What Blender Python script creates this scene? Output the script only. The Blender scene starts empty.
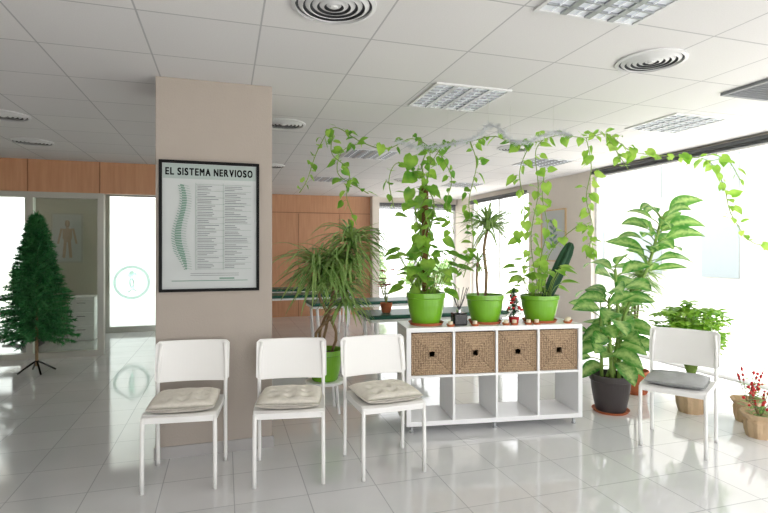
import bpy, math, random
from mathutils import Vector, Matrix
random.seed(7)
R = random.uniform
TH = math.radians(17.25)
SN, CS = math.sin(TH), math.cos(TH)
EYE = 1.42
CEIL = 2.6

def S(r, d, z):
    """survey coordinates (sideways, forward, height in metres from the tripod) to room coordinates"""
    return Vector((r*CS + d*SN, -r*SN + d*CS, z))

# ------------------------------------------------------------------ materials
def lin(c):
    out = []
    for v in c:
        v /= 255.0
        out.append(v/12.92 if v <= 0.04045 else ((v+0.055)/1.055)**2.4)
    return (out[0], out[1], out[2], 1.0)

def base_mat(name):
    m = bpy.data.materials.new(name)
    m.use_nodes = True
    nt = m.node_tree
    b = nt.nodes['Principled BSDF']
    return m, nt, b

def mat(name, col, rough=0.5, metal=0.0, var=0.06, vscale=8.0, bump=0.0, bscale=60.0, emit=0.0, spec=0.5, coat=0.0):
    m, nt, b = base_mat(name)
    b.inputs['Roughness'].default_value = rough
    b.inputs['Metallic'].default_value = metal
    b.inputs['Specular IOR Level'].default_value = spec
    b.inputs['Coat Weight'].default_value = coat
    tc = nt.nodes.new('ShaderNodeTexCoord')
    nz = nt.nodes.new('ShaderNodeTexNoise')
    nz.inputs['Scale'].default_value = vscale
    nz.inputs['Detail'].default_value = 3
    nt.links.new(tc.outputs['Object'], nz.inputs['Vector'])
    mx = nt.nodes.new('ShaderNodeMix'); mx.data_type = 'RGBA'
    c = lin(col)
    mx.inputs[6].default_value = tuple(v*(1-var) for v in c[:3])+(1,)
    mx.inputs[7].default_value = tuple(min(1, v*(1+var)) for v in c[:3])+(1,)
    nt.links.new(nz.outputs['Fac'], mx.inputs[0])
    nt.links.new(mx.outputs[2], b.inputs['Base Color'])
    if emit > 0:
        b.inputs['Emission Color'].default_value = c
        b.inputs['Emission Strength'].default_value = emit
    if bump > 0:
        n2 = nt.nodes.new('ShaderNodeTexNoise'); n2.inputs['Scale'].default_value = bscale
        nt.links.new(tc.outputs['Object'], n2.inputs['Vector'])
        bp = nt.nodes.new('ShaderNodeBump'); bp.inputs['Strength'].default_value = bump
        bp.inputs['Distance'].default_value = 0.01
        nt.links.new(n2.outputs['Fac'], bp.inputs['Height'])
        nt.links.new(bp.outputs['Normal'], b.inputs['Normal'])
    return m

def tile_mat(name, col, col2, line, size, mortar, off, rough, bump=0.3, spec=0.5, speck=None):
    m, nt, b = base_mat(name)
    tc = nt.nodes.new('ShaderNodeNewGeometry')
    mp = nt.nodes.new('ShaderNodeMapping')
    mp.inputs['Location'].default_value = (-off[0], -off[1], 0)
    nt.links.new(tc.outputs['Position'], mp.inputs['Vector'])
    br = nt.nodes.new('ShaderNodeTexBrick')
    br.offset = 0.0; br.squash = 1.0
    br.inputs['Scale'].default_value = 1.0
    br.inputs['Brick Width'].default_value = size
    br.inputs['Row Height'].default_value = size
    br.inputs['Mortar Size'].default_value = mortar
    br.inputs['Mortar Smooth'].default_value = 0.1
    br.inputs['Color1'].default_value = lin(col)
    br.inputs['Color2'].default_value = lin(col2)
    br.inputs['Mortar'].default_value = lin(line)
    nt.links.new(mp.outputs['Vector'], br.inputs['Vector'])
    nz = nt.nodes.new('ShaderNodeTexNoise'); nz.inputs['Scale'].default_value = speck or 3.0
    nz.inputs['Detail'].default_value = 6
    nt.links.new(tc.outputs['Position'], nz.inputs['Vector'])
    mr = nt.nodes.new('ShaderNodeMapRange'); mr.inputs[3].default_value = 0.92; mr.inputs[4].default_value = 1.06
    nt.links.new(nz.outputs['Fac'], mr.inputs[0])
    mx = nt.nodes.new('ShaderNodeVectorMath'); mx.operation = 'SCALE'
    nt.links.new(br.outputs['Color'], mx.inputs[0]); nt.links.new(mr.outputs[0], mx.inputs['Scale'])
    nt.links.new(mx.outputs[0], b.inputs['Base Color'])
    b.inputs['Roughness'].default_value = rough
    b.inputs['Specular IOR Level'].default_value = spec
    bp = nt.nodes.new('ShaderNodeBump'); bp.inputs['Strength'].default_value = bump
    bp.inputs['Distance'].default_value = 0.003; bp.invert = True
    nt.links.new(br.outputs['Fac'], bp.inputs['Height'])
    nt.links.new(bp.outputs['Normal'], b.inputs['Normal'])
    return m

def leaf_mat(name, dark, light, centre=None, rough=0.4, trans=0.35, spread=0.22):
    m, nt, b = base_mat(name)
    tc = nt.nodes.new('ShaderNodeTexCoord')
    nz = nt.nodes.new('ShaderNodeTexNoise'); nz.inputs['Scale'].default_value = 7.0; nz.inputs['Detail'].default_value = 2
    nt.links.new(tc.outputs['Object'], nz.inputs['Vector'])
    cr = nt.nodes.new('ShaderNodeValToRGB')
    cr.color_ramp.elements[0].position = 0.35; cr.color_ramp.elements[0].color = lin(dark)
    cr.color_ramp.elements[1].position = 0.65; cr.color_ramp.elements[1].color = lin(light)
    nt.links.new(nz.outputs['Fac'], cr.inputs['Fac'])
    out = cr.outputs['Color']
    uv = nt.nodes.new('ShaderNodeSeparateXYZ')
    nt.links.new(tc.outputs['UV'], uv.inputs[0])
    s1 = nt.nodes.new('ShaderNodeMath'); s1.operation = 'SUBTRACT'; s1.inputs[1].default_value = 0.5
    nt.links.new(uv.outputs['X'], s1.inputs[0])
    s2 = nt.nodes.new('ShaderNodeMath'); s2.operation = 'ABSOLUTE'; nt.links.new(s1.outputs[0], s2.inputs[0])
    if centre is not None:
        n3 = nt.nodes.new('ShaderNodeTexNoise'); n3.inputs['Scale'].default_value = 34.0
        nt.links.new(tc.outputs['Object'], n3.inputs['Vector'])
        s3 = nt.nodes.new('ShaderNodeMath'); s3.operation = 'MULTIPLY_ADD'
        s3.inputs[1].default_value = 0.7; s3.inputs[2].default_value = -0.34
        nt.links.new(n3.outputs['Fac'], s3.inputs[0])
        s4 = nt.nodes.new('ShaderNodeMath'); s4.operation = 'ADD'
        nt.links.new(s2.outputs[0], s4.inputs[0]); nt.links.new(s3.outputs[0], s4.inputs[1])
        mr = nt.nodes.new('ShaderNodeMapRange')
        mr.inputs[1].default_value = 0.0; mr.inputs[2].default_value = spread*1.8
        nt.links.new(s4.outputs[0], mr.inputs[0])
        mx = nt.nodes.new('ShaderNodeMix'); mx.data_type = 'RGBA'
        mx.inputs[6].default_value = lin(centre)
        nt.links.new(mr.outputs[0], mx.inputs[0]); nt.links.new(out, mx.inputs[7])
        out = mx.outputs[2]
    nt.links.new(out, b.inputs['Base Color'])
    b.inputs['Roughness'].default_value = rough
    tr = nt.nodes.new('ShaderNodeBsdfTranslucent'); nt.links.new(out, tr.inputs['Color'])
    ms = nt.nodes.new('ShaderNodeMixShader'); ms.inputs[0].default_value = trans
    nt.links.new(b.outputs[0], ms.inputs[1]); nt.links.new(tr.outputs[0], ms.inputs[2])
    nt.links.new(ms.outputs[0], nt.nodes['Material Output'].inputs['Surface'])
    return m

def glass_mat(name, fac=0.07, tint=(1, 1, 1, 1), frost=0.0, fcol=(0.9, 0.95, 0.93, 1)):
    m = bpy.data.materials.new(name); m.use_nodes = True
    nt = m.node_tree; nt.nodes.clear()
    o = nt.nodes.new('ShaderNodeOutputMaterial')
    t = nt.nodes.new('ShaderNodeBsdfTransparent'); t.inputs['Color'].default_value = tint
    g = nt.nodes.new('ShaderNodeBsdfGlossy'); g.inputs['Roughness'].default_value = 0.03
    ms = nt.nodes.new('ShaderNodeMixShader'); ms.inputs[0].default_value = fac
    nt.links.new(t.outputs[0], ms.inputs[1]); nt.links.new(g.outputs[0], ms.inputs[2])
    last = ms.outputs[0]
    if frost > 0:
        d = nt.nodes.new('ShaderNodeBsdfTranslucent'); d.inputs['Color'].default_value = fcol
        m2 = nt.nodes.new('ShaderNodeMixShader'); m2.inputs[0].default_value = frost
        nt.links.new(last, m2.inputs[1]); nt.links.new(d.outputs[0], m2.inputs[2]); last = m2.outputs[0]
    nt.links.new(last, o.inputs['Surface'])
    return m

def weave_mat(name):
    m, nt, b = base_mat(name)
    tc = nt.nodes.new('ShaderNodeTexCoord')
    sp = nt.nodes.new('ShaderNodeSeparateXYZ'); nt.links.new(tc.outputs['Object'], sp.inputs[0])
    def mth(op, a, bb=None):
        n = nt.nodes.new('ShaderNodeMath'); n.operation = op
        for i, v in enumerate((a, bb)):
            if v is None: continue
            if isinstance(v, (int, float)): n.inputs[i].default_value = v
            else: nt.links.new(v, n.inputs[i])
        return n.outputs[0]
    ax = mth('ABSOLUTE', sp.outputs['X']); az = mth('ABSOLUTE', sp.outputs['Z'])
    mxv = mth('MAXIMUM', ax, az); mnv = mth('MINIMUM', ax, az)
    rows = mth('SINE', mth('MULTIPLY', mxv, 330.0))
    isx = mth('GREATER_THAN', ax, az)
    al = mth('ADD', mth('MULTIPLY', isx, sp.outputs['Z']), mth('MULTIPLY', mth('SUBTRACT', 1.0, isx), sp.outputs['X']))
    cols = mth('SINE', mth('MULTIPLY', al, 380.0))
    w = mth('ADD', mth('MULTIPLY', rows, 0.8), mth('MULTIPLY', cols, 0.5))
    diag = mth('LESS_THAN', mth('SUBTRACT', mxv, mnv), 0.005)
    nz = nt.nodes.new('ShaderNodeTexNoise'); nz.inputs['Scale'].default_value = 90
    nt.links.new(tc.outputs['Object'], nz.inputs['Vector'])
    f = mth('ADD', mth('MULTIPLY', w, 0.10), mth('MULTIPLY', nz.outputs['Fac'], 1.0))
    f = mth('SUBTRACT', f, mth('MULTIPLY', diag, 0.14))
    f = mth('SUBTRACT', f, mth('MULTIPLY', isx, 0.07))
    cr = nt.nodes.new('ShaderNodeValToRGB')
    cr.color_ramp.elements[0].position = 0.13; cr.color_ramp.elements[0].color = lin((98, 76, 56))
    cr.color_ramp.elements[1].position = 0.76; cr.color_ramp.elements[1].color = lin((192, 164, 132))
    nt.links.new(f, cr.inputs['Fac']); nt.links.new(cr.outputs[0], b.inputs['Base Color'])
    bp = nt.nodes.new('ShaderNodeBump'); bp.inputs['Strength'].default_value = 0.5; bp.inputs['Distance'].default_value = 0.003
    nt.links.new(w, bp.inputs['Height']); nt.links.new(bp.outputs[0], b.inputs['Normal'])
    b.inputs['Roughness'].default_value = 0.8
    return m

def wood_mat(name, c1, c2, rough=0.45):
    m, nt, b = base_mat(name)
    tc = nt.nodes.new('ShaderNodeNewGeometry')
    mp = nt.nodes.new('ShaderNodeMapping'); mp.inputs['Scale'].default_value = (9, 9, 0.7)
    nt.links.new(tc.outputs['Position'], mp.inputs['Vector'])
    nz = nt.nodes.new('ShaderNodeTexNoise'); nz.inputs['Scale'].default_value = 3; nz.inputs['Detail'].default_value = 5
    nt.links.new(mp.outputs[0], nz.inputs['Vector'])
    cr = nt.nodes.new('ShaderNodeValToRGB')
    cr.color_ramp.elements[0].position = 0.3; cr.color_ramp.elements[0].color = lin(c1)
    cr.color_ramp.elements[1].position = 0.7; cr.color_ramp.elements[1].color = lin(c2)
    nt.links.new(nz.outputs['Fac'], cr.inputs['Fac']); nt.links.new(cr.outputs[0], b.inputs['Base Color'])
    b.inputs['Roughness'].default_value = rough
    return m

M_col = mat('taupe_plaster', (172, 162, 152), 0.85, var=0.03, bump=0.15, bscale=120)
M_wall = mat('cream_plaster', (224, 216, 206), 0.85, var=0.03, bump=0.1, bscale=120)
M_gwall = mat('greygreen_office_plaster', (194, 192, 178), 0.85, var=0.03)
M_floor = tile_mat('polished_floor_tile', (224, 224, 225), (218, 219, 220), (180, 182, 185), 0.41, 0.003, (0.05, 0.1), 0.075, 0.15, spec=1.0)
M_ceil = tile_mat('ceiling_tile', (224, 222, 222), (219, 217, 218), (180, 179, 181), 0.6, 0.005, (0.18, 0.36), 0.9, 0.3, speck=140.0)
M_wood = wood_mat('tan_wood', (196, 142, 104), (208, 156, 118))
M_alu = mat('brushed_aluminium', (184, 184, 176), 0.35, 0.5, var=0.03)
M_whitefr = mat('white_frame', (225, 226, 226), 0.4, var=0.02)
M_glass = glass_mat('window_glass', 0.05)
M_frost = glass_mat('frosted_glass', 0.06, tint=(0.94, 0.98, 0.965, 1), frost=0.75, fcol=(0.88, 0.94, 0.92, 1))
M_tintglass = glass_mat('partition_glass', 0.035, tint=(0.92, 0.95, 0.92, 1))
M_white = mat('white_lacquer', (240, 240, 240), 0.35, var=0.01)
M_chair = mat('white_plastic', (240, 239, 236), 0.35, var=0.01)
M_cush = mat('cream_cotton', (236, 230, 218), 0.95, var=0.12, vscale=45, bump=0.3, bscale=250)
M_cushg = mat('grey_cotton', (174, 175, 176), 0.95, var=0.12, vscale=35, bump=0.4, bscale=250)
M_weave = weave_mat('woven_seagrass')
M_lime = mat('lime_ceramic', (116, 176, 38), 0.28, var=0.04, coat=0.3)
M_terra = mat('terracotta', (186, 104, 66), 0.8, var=0.1)
M_soil = mat('potting_soil', (62, 46, 34), 0.95, var=0.4, vscale=60, bump=1, bscale=90)
M_black = mat('black_frame', (10, 10, 11), 0.6, spec=0.2)
M_blackgl = mat('black_glass', (14, 14, 16), 0.15)
M_poster = mat('poster_paper', (192, 196, 195), 0.6, var=0.03, spec=0.2)
M_header = mat('poster_header_band', (166, 178, 174), 0.6, var=0.03, spec=0.2)
M_ink = mat('black_ink', (12, 13, 15), 0.8, spec=0.1)
M_greyink = mat('grey_ink', (126, 132, 132), 0.6)
M_greenink = mat('green_ink', (116, 148, 132), 0.6)
M_paleink = mat('pale_figure_ink', (184, 166, 148), 0.6)
M_logo = mat('green_logo_vinyl_glow', (200, 236, 224), 0.5, emit=0.55)  # emission puts a glow into the vinyl colour; the emblem is no lamp
M_pothos = leaf_mat('pothos_leaf', (126, 182, 56), (192, 228, 106), centre=None, trans=0.55)
M_pothos2 = leaf_mat('climbing_leaf', (100, 162, 54), (174, 216, 88), trans=0.52)
M_drac = leaf_mat('dracaena_leaf', (104, 148, 74), (168, 198, 114), centre=(190, 210, 146), trans=0.42, spread=0.12)
M_dief = leaf_mat('dieffenbachia_leaf', (62, 134, 54), (106, 174, 76), centre=(198, 222, 144), trans=0.45, spread=0.24)
M_rub = leaf_mat('broad_leaf', (80, 150, 64), (130, 188, 90), centre=(196, 222, 140), trans=0.5, spread=0.18)
M_aral = leaf_mat('small_leaf', (116, 178, 50), (178, 216, 90), trans=0.5)
M_needle = leaf_mat('artificial_needles', (32, 104, 54), (76, 152, 88), trans=0.25)
M_hedge = leaf_mat('outdoor_leaf', (116, 156, 88), (170, 200, 136), trans=0.3)
M_stem = mat('green_stem', (130, 158, 74), 0.6, var=0.15)
M_bark = mat('brown_cane', (140, 116, 86), 0.85, var=0.25, vscale=40, bump=0.6)
M_coir = mat('coir_fibre', (120, 84, 50), 0.95, var=0.35, vscale=90, bump=1.0, bscale=200)
M_cactus = mat('dark_green_cactus_skin', (24, 70, 42), 0.6, var=0.25, vscale=50, bump=0.3)
M_potdk = mat('dark_plastic_pot', (62, 54, 54), 0.45, var=0.08)
M_kraft = mat('kraft_wrapping_paper', (196, 168, 134), 0.7, var=0.12, bump=0.6, bscale=30)
M_red = mat('red_petal', (196, 36, 40), 0.5, var=0.1)
M_tinsel = mat('silver_tinsel', (215, 218, 222), 0.3, 0.6, var=0.2)
M_string = mat('nylon_string', (210, 210, 205), 0.5)
M_vinyl = mat('dark_green_vinyl', (24, 88, 74), 0.4, var=0.05)
M_ventw = mat('white_metal_vent', (216, 216, 217), 0.45)
M_ventd = mat('dark_duct', (80, 82, 86), 0.8)
M_refl = mat('lamp_reflector', (226, 230, 236), 0.4, 0.1, emit=0.06)
M_louv = mat('grey_louvre', (160, 163, 168), 0.35, 0.4)
M_tube = mat('lamp_tube_glass', (235, 238, 244), 0.4, emit=0.2)
M_blind = mat('dark_blind_slats', (90, 92, 94), 0.6, var=0.1)
M_ext = mat('outdoor_paving', (204, 203, 198), 0.9)
M_facade = mat('pale_facade', (214, 212, 204), 0.9)
M_facw = mat('facade_window', (160, 170, 172), 0.6)
M_base = mat('grey_skirting_tile', (170, 167, 165), 0.4, var=0.03)
M_wax = mat('cream_wax', (236, 224, 196), 0.5)
M_steel = mat('steel_leg', (190, 192, 194), 0.25, 0.9)
M_desk = mat('dark_desk', (60, 58, 60), 0.5)
M_seam = mat('panel_seam', (156, 108, 76), 0.6)
M_lwood = wood_mat('pale_wood', (190, 160, 120), (214, 186, 146))

# ------------------------------------------------------------------ mesh builder
class MB:
    def __init__(s):
        s.v = []; s.f = []; s.m = []; s.uv = []
    def add(s, vs, fs, mi=0, uvs=None):
        o = len(s.v)
        s.v += [tuple(p) for p in vs]
        s.uv += uvs if uvs else [(0.5, 0.5)]*len(vs)
        for f in fs:
            s.f.append(tuple(i+o for i in f)); s.m.append(mi)
    def box(s, c, size, mi=0, rot=None):
        hx, hy, hz = size[0]/2, size[1]/2, size[2]/2
        vs = []
        for x in (-hx, hx):
            for y in (-hy, hy):
                for z in (-hz, hz):
                    p = Vector((x, y, z))
                    if rot is not None: p = rot @ p
                    vs.append(p + Vector(c))
        s.add(vs, [(0,1,3,2),(4,6,7,5),(0,4,5,1),(2,3,7,6),(0,2,6,4),(1,5,7,3)], mi)
        return s
    def tube(s, pts, rad, n=8, mi=0, cap=True):
        pts = [Vector(p) for p in pts]
        if not isinstance(rad, (list, tuple)): rad = [rad]*len(pts)
        vs = []; fs = []
        prev = None
        for i, p in enumerate(pts):
            a = pts[max(0, i-1)]; b = pts[min(len(pts)-1, i+1)]
            t = (b-a)
            if t.length < 1e-9: t = Vector((0, 0, 1))
            t.normalize()
            if prev is None:
                ref = Vector((0, 0, 1)) if abs(t.z) < 0.9 else Vector((1, 0, 0))
                u = t.cross(ref).normalized()
            else:
                u = (prev - t*prev.dot(t))
                u = u.normalized() if u.length > 1e-6 else t.orthogonal().normalized()
            prev = u
            w = t.cross(u)
            for k in range(n):
                ang = 2*math.pi*k/n
                vs.append(p + (u*math.cos(ang)+w*math.sin(ang))*rad[i])
        for i in range(len(pts)-1):
            for k in range(n):
                k2 = (k+1) % n
                fs.append((i*n+k, i*n+k2, (i+1)*n+k2, (i+1)*n+k))
        if cap:
            fs.append(tuple(range(n-1, -1, -1)))
            fs.append(tuple((len(pts)-1)*n+k for k in range(n)))
        s.add(vs, fs, mi)
        return s
    def lathe(s, prof, n=32, c=(0, 0, 0), mi=0, wob=None):
        vs = []; fs = []
        for j, (r, z) in enumerate(prof):
            for k in range(n):
                a = 2*math.pi*k/n
                rr = r*(1 + (wob(a, j) if wob else 0))
                vs.append((c[0]+rr*math.cos(a), c[1]+rr*math.sin(a), c[2]+z))
        for j in range(len(prof)-1):
            for k in range(n):
                k2 = (k+1) % n
                fs.append((j*n+k, j*n+k2, (j+1)*n+k2, (j+1)*n+k))
        s.add(vs, fs, mi)
        return s
    def sphere(s, c, r, n=8, mi=0, sz=1.0):
        prof = [(max(1e-4, r*math.sin(math.pi*i/n)), -r*sz*math.cos(math.pi*i/n)) for i in range(n+1)]
        return s.lathe(prof, n+2, c, mi)
    def leaf(s, base, d, n, L, W, prof, droop=0.3, fold=0.15, segs=6, mi=0, back=0.0):
        d = Vector(d).normalized(); n = Vector(n)
        sd = d.cross(n)
        if sd.length < 1e-4: sd = d.orthogonal()
        sd.normalize()
        p = Vector(base); vs = []; uvs = []; fs = []
        for i in range(segs+1):
            t = i/segs
            dr = (d - Vector((0, 0, 1))*droop*t).normalized()
            nn = sd.cross(dr)
            w = W/2*prof(t)
            off = dr*(-back*L*max(0, 1-3*t))
            vs += [p - sd*w + nn*fold*w + off, p.copy(), p + sd*w + nn*fold*w + off]
            uvs += [(0, t), (0.5, t), (1, t)]
            p = p + dr*(L/segs)
        for i in range(segs):
            a = i*3
            fs += [(a, a+1, a+4, a+3), (a+1, a+2, a+5, a+4)]
        s.add(vs, fs, mi, uvs)
        return s
    def obj(s, name, mats, parent=None, smooth=False, bevel=0.0, loc=None, label=None):
        me = bpy.data.meshes.new(name)
        me.from_pydata(s.v, [], s.f)
        if not isinstance(mats, (list, tuple)): mats = [mats]
        for m in mats: me.materials.append(m)
        me.polygons.foreach_set('material_index', s.m)
        uvl = me.uv_layers.new(name='UVMap')
        for l in me.loops:
            uvl.data[l.index].uv = s.uv[l.vertex_index]
        if smooth:
            me.polygons.foreach_set('use_smooth', [True]*len(me.polygons))
        me.update()
        o = bpy.data.objects.new(name, me)
        bpy.context.scene.collection.objects.link(o)
        if parent: o.parent = parent
        if loc is not None: o.location = loc
        if bevel > 0:
            b = o.modifiers.new('bevel', 'BEVEL'); b.width = bevel; b.segments = 2; b.limit_method = 'ANGLE'
        if label: o['label'] = label
        return o

def thing(name, label, cat, loc=(0, 0, 0), rz=0.0, group=None):
    e = bpy.data.objects.new(name, None)
    e.empty_display_size = 0.1
    bpy.context.scene.collection.objects.link(e)
    e.location = loc; e.rotation_euler = (0, 0, rz)
    e['label'] = label; e['category'] = cat
    if group: e['group'] = group
    return e

def tag(o, label, cat, group=None):
    o['label'] = label; o['category'] = cat
    if group: o['group'] = group
    return o

def structure(o):
    o['kind'] = 'structure'; return o

def dup(root, loc, rz, label=None):
    def cp(o, par):
        c = o.copy()
        bpy.context.scene.collection.objects.link(c)
        if par: c.parent = par
        for ch in [x for x in list(bpy.data.objects) if x.parent == o]:
            cp(ch, c)
        return c
    c = cp(root, None)
    c.location = loc; c.rotation_euler = (0, 0, rz)
    if label: c['label'] = label
    return c

def smooth_path(pts, step=0.03):
    pts = [Vector(p) for p in pts]
    P = [pts[0]*2-pts[1]] + pts + [pts[-1]*2-pts[-2]]
    out = []
    for i in range(1, len(P)-2):
        a, b, c, d = P[i-1], P[i], P[i+1], P[i+2]
        n = max(2, int((c-b).length/step))
        for k in range(n):
            t = k/n
            out.append(0.5*((2*b)+(c-a)*t+(2*a-5*b+4*c-d)*t*t+(3*b-a-3*c+d)*t**3))
    out.append(pts[-1])
    return out

def interp(tab):
    def f(t):
        for i in range(len(tab)-1):
            if t <= tab[i+1][0]:
                a, b = tab[i], tab[i+1]
                return a[1]+(b[1]-a[1])*(t-a[0])/(b[0]-a[0])
        return tab[-1][1]
    return f
heart = interp([(0, .5), (.17, .95), (.33, 1), (.5, .85), (.67, .55), (.83, .27), (1, .0)])
lance = interp([(0, .15), (.14, .6), (.3, .93), (.45, 1), (.6, .93), (.75, .7), (.88, .38), (1, .0)])
strap = interp([(0, .8), (.17, 1), (.33, .95), (.5, .85), (.67, .7), (.83, .42), (1, .0)])

def rdir(zlo=-1, zhi=1):
    a = R(0, 2*math.pi)
    return Vector((math.cos(a), math.sin(a), R(zlo, zhi)))

# ------------------------------------------------------------------ room shell
XL, XR, YB, YF = -4.5, 5.2, 11.0, -2.5
structure(MB().box(((XL+XR)/2, (YB+YF)/2, -0.05), (XR-XL+0.4, YB-YF+0.4, 0.1)).obj('floor', M_floor))
structure(MB().box(((XL+XR)/2, (YB+YF)/2, CEIL+0.05), (XR-XL+0.4, YB-YF+0.4, 0.1)).obj('ceiling', M_ceil))
structure(MB().box((XL-0.1, 4.25, CEIL/2), (0.2, 13.5, CEIL)).obj('wall_left', M_wall))
structure(MB().box((-3.4, YF-0.1, CEIL/2), (2.2, 0.2, CEIL)).obj('wall_fill_blocker', M_wall))  # unseen wall behind the camera, added to cut fill light from the left
structure(MB().box((-0.0625, 4.07, CEIL/2), (0.775, 0.6, CEIL)).obj('wall_column', M_col, bevel=0.004))
structure(MB().box((-0.0625, 4.07, 0.04), (0.795, 0.62, 0.08)).obj('baseboard_column', M_base))
w = MB()
w.box((1.1, YB+0.1, CEIL/2), (4.0, 0.2, CEIL))
structure(w.obj('wall_back', M_wood))
g = MB()
for x in (-0.3, 0.6, 1.5, 2.4):
    g.box((x, YB-0.004, 1.1), (0.012, 0.01, 2.2))
g.box((1.1, YB-0.004, 2.22), (4.0, 0.01, 0.014))
structure(g.obj('trim_1', M_seam))
structure(MB().box((3.17, YB-0.05, CEIL/2), (0.16, 0.3, CEIL)).box((4.2, YB+0.1, 2.53), (2.0, 0.2, 0.14)).obj('trim_2', M_wall))

def window(name, axis, a0, a1, z0, z1, pos, muls, fr, depth=0.07, fw=0.05, glass=M_glass, rails=()):
    m = MB()
    def bx(u0, u1, zz0, zz1, dep, mi):
        c = ((u0+u1)/2, pos, (zz0+zz1)/2) if axis == 'x' else (pos, (u0+u1)/2, (zz0+zz1)/2)
        sz = (u1-u0, dep, zz1-zz0) if axis == 'x' else (dep, u1-u0, zz1-zz0)
        m.box(c, sz, mi)
    bx(a0, a0+fw, z0, z1, depth, 0); bx(a1-fw, a1, z0, z1, depth, 0)
    bx(a0+fw, a1-fw, z0, z0+fw, depth, 0); bx(a0+fw, a1-fw, z1-fw, z1, depth, 0)
    for u in muls: bx(u-fw/2, u+fw/2, z0+fw, z1-fw, depth, 0)
    for z in rails: bx(a0+fw, a1-fw, z-fw/2, z+fw/2, depth*0.9, 0)
    bx(a0+fw*0.5, a1-fw*0.5, z0+fw*0.5, z1-fw*0.5, 0.006, 1)
    return structure(m.obj(name, [fr, glass]))

window('window_1', 'x', 3.25, 5.2, 0.0, 2.46, YB+0.1, (4.2,), M_whitefr)
w = MB()
w.box((XR+0.1, 7.18, CEIL/2), (0.2, 1.64, CEIL))
w.box((XR+0.1, 10.7, CEIL/2), (0.2, 0.8, CEIL))
w.box((XR+0.1, 9.15, 2.55), (0.2, 2.3, 0.1))
w.box((XR+0.1, 1.93, 2.57), (0.2, 8.86, 0.06))
structure(w.obj('wall_right', M_wall))
window('window_2', 'y', 8.0, 10.3, 0.0, 2.5, XR+0.1, (9.15,), M_whitefr)
window('window_3', 'y', -2.5, 6.36, 0.0, 2.54, XR+0.1, (0.6, 3.4), M_whitefr, fw=0.045)
def blind(loc, size, nsl, label):
    m = MB()
    m.box((0, 0, -0.02), (size[0], size[1], 0.04))
    long_y = size[1] > size[0]
    for i in range(nsl):
        m.box((0, 0, -0.05-0.012*i), (size[0]*0.8 if long_y else size[0], size[1]*0.98 if long_y else size[1]*0.8, 0.006))
    o = m.obj('window_blind', M_blind, loc=loc)
    return tag(o, label, 'blind')
blind((XR-0.03, 1.95, 2.57), (0.06, 8.7, 0), 3, 'dark slatted blind pulled up above the long shop window')
blind((XR-0.03, 9.15, 2.5), (0.06, 2.2, 0), 3, 'dark slatted blind pulled up above a narrow window')
blind((4.2, YB-0.03, 2.48), (1.9, 0.06, 0), 8, 'dark slatted blind pulled up above the rear window')

# partition of office at Y=7.7
structure(MB().box((-2.7, 7.75, 2.39), (3.6, 0.12, 0.42)).obj('trim_3', M_wood))
g = MB()
for x in (-2.437, -1.604, -3.4): g.box((x, 7.685, 2.39), (0.012, 0.01, 0.42))
structure(g.obj('trim_4', M_seam))
window('window_4', 'x', -4.5, -1.56, 0.0, 2.18, 7.75, (-2.42, -3.45), M_alu, depth=0.1, fw=0.075, glass=M_tintglass)
w = MB()
w.box((-2.52, 9.8, CEIL/2), (1.14, 0.2, CEIL))
w.box((-3.9, 9.8, 2.5), (1.62, 0.2, 0.2)); w.box((-1.4, 9.8, 2.5), (1.1, 0.2, 0.2))
structure(w.obj('wall_office', M_gwall))
structure(MB().box((-0.85, 9.35, CEIL/2), (0.1, 3.2, CEIL)).obj('wall_passage', M_wall))
window('window_5', 'x', -4.5, -3.09, 0.0, 2.4, 9.8, (-3.8,), M_whitefr)
d = MB()
x0, x1 = -1.95, -0.92
d.box((x0+0.03, 9.8, 1.2), (0.06, 0.08, 2.4)); d.box((x1-0.03, 9.8, 1.2), (0.06, 0.08, 2.4))
d.box(((x0+x1)/2, 9.8, 2.37), (x1-x0-0.12, 0.08, 0.06)); d.box(((x0+x1)/2, 9.8, 0.05), (x1-x0-0.12, 0.08, 0.1))
d.box(((x0+x1)/2, 9.8, 1.2), (x1-x0-0.1, 0.012, 2.25), 1)
door = structure(d.obj('door_1', [M_alu, M_frost]))
lg = MB()
cx, cz, rr = -1.54, 0.86, 0.27
def ring(m, cx, y, cz, r, w, a0=0, a1=2*math.pi, n=40):
    vs = []; fs = []
    for i in range(n+1):
        a = a0+(a1-a0)*i/n
        for q in (r-w/2, r+w/2):
            vs.append((cx+q*math.cos(a), y, cz+q*math.sin(a)))
    for i in range(n): fs.append((2*i, 2*i+1, 2*i+3, 2*i+2))
    m.add(vs, fs)
ring(lg, cx, 9.75, cz, rr, 0.05)
ring(lg, cx+0.13, 9.75, cz, 0.16, 0.03, math.pi*0.6, math.pi*1.4, 16)
ring(lg, cx-0.14, 9.75, cz-0.02, 0.17, 0.03, -math.pi*0.35, math.pi*0.35, 16)
ring(lg, cx, 9.75, cz+0.15, 0.025, 0.05, n=16)
tag(lg.obj('door_emblem', M_logo), 'round green vinyl emblem on the frosted glass door', 'emblem')

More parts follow.
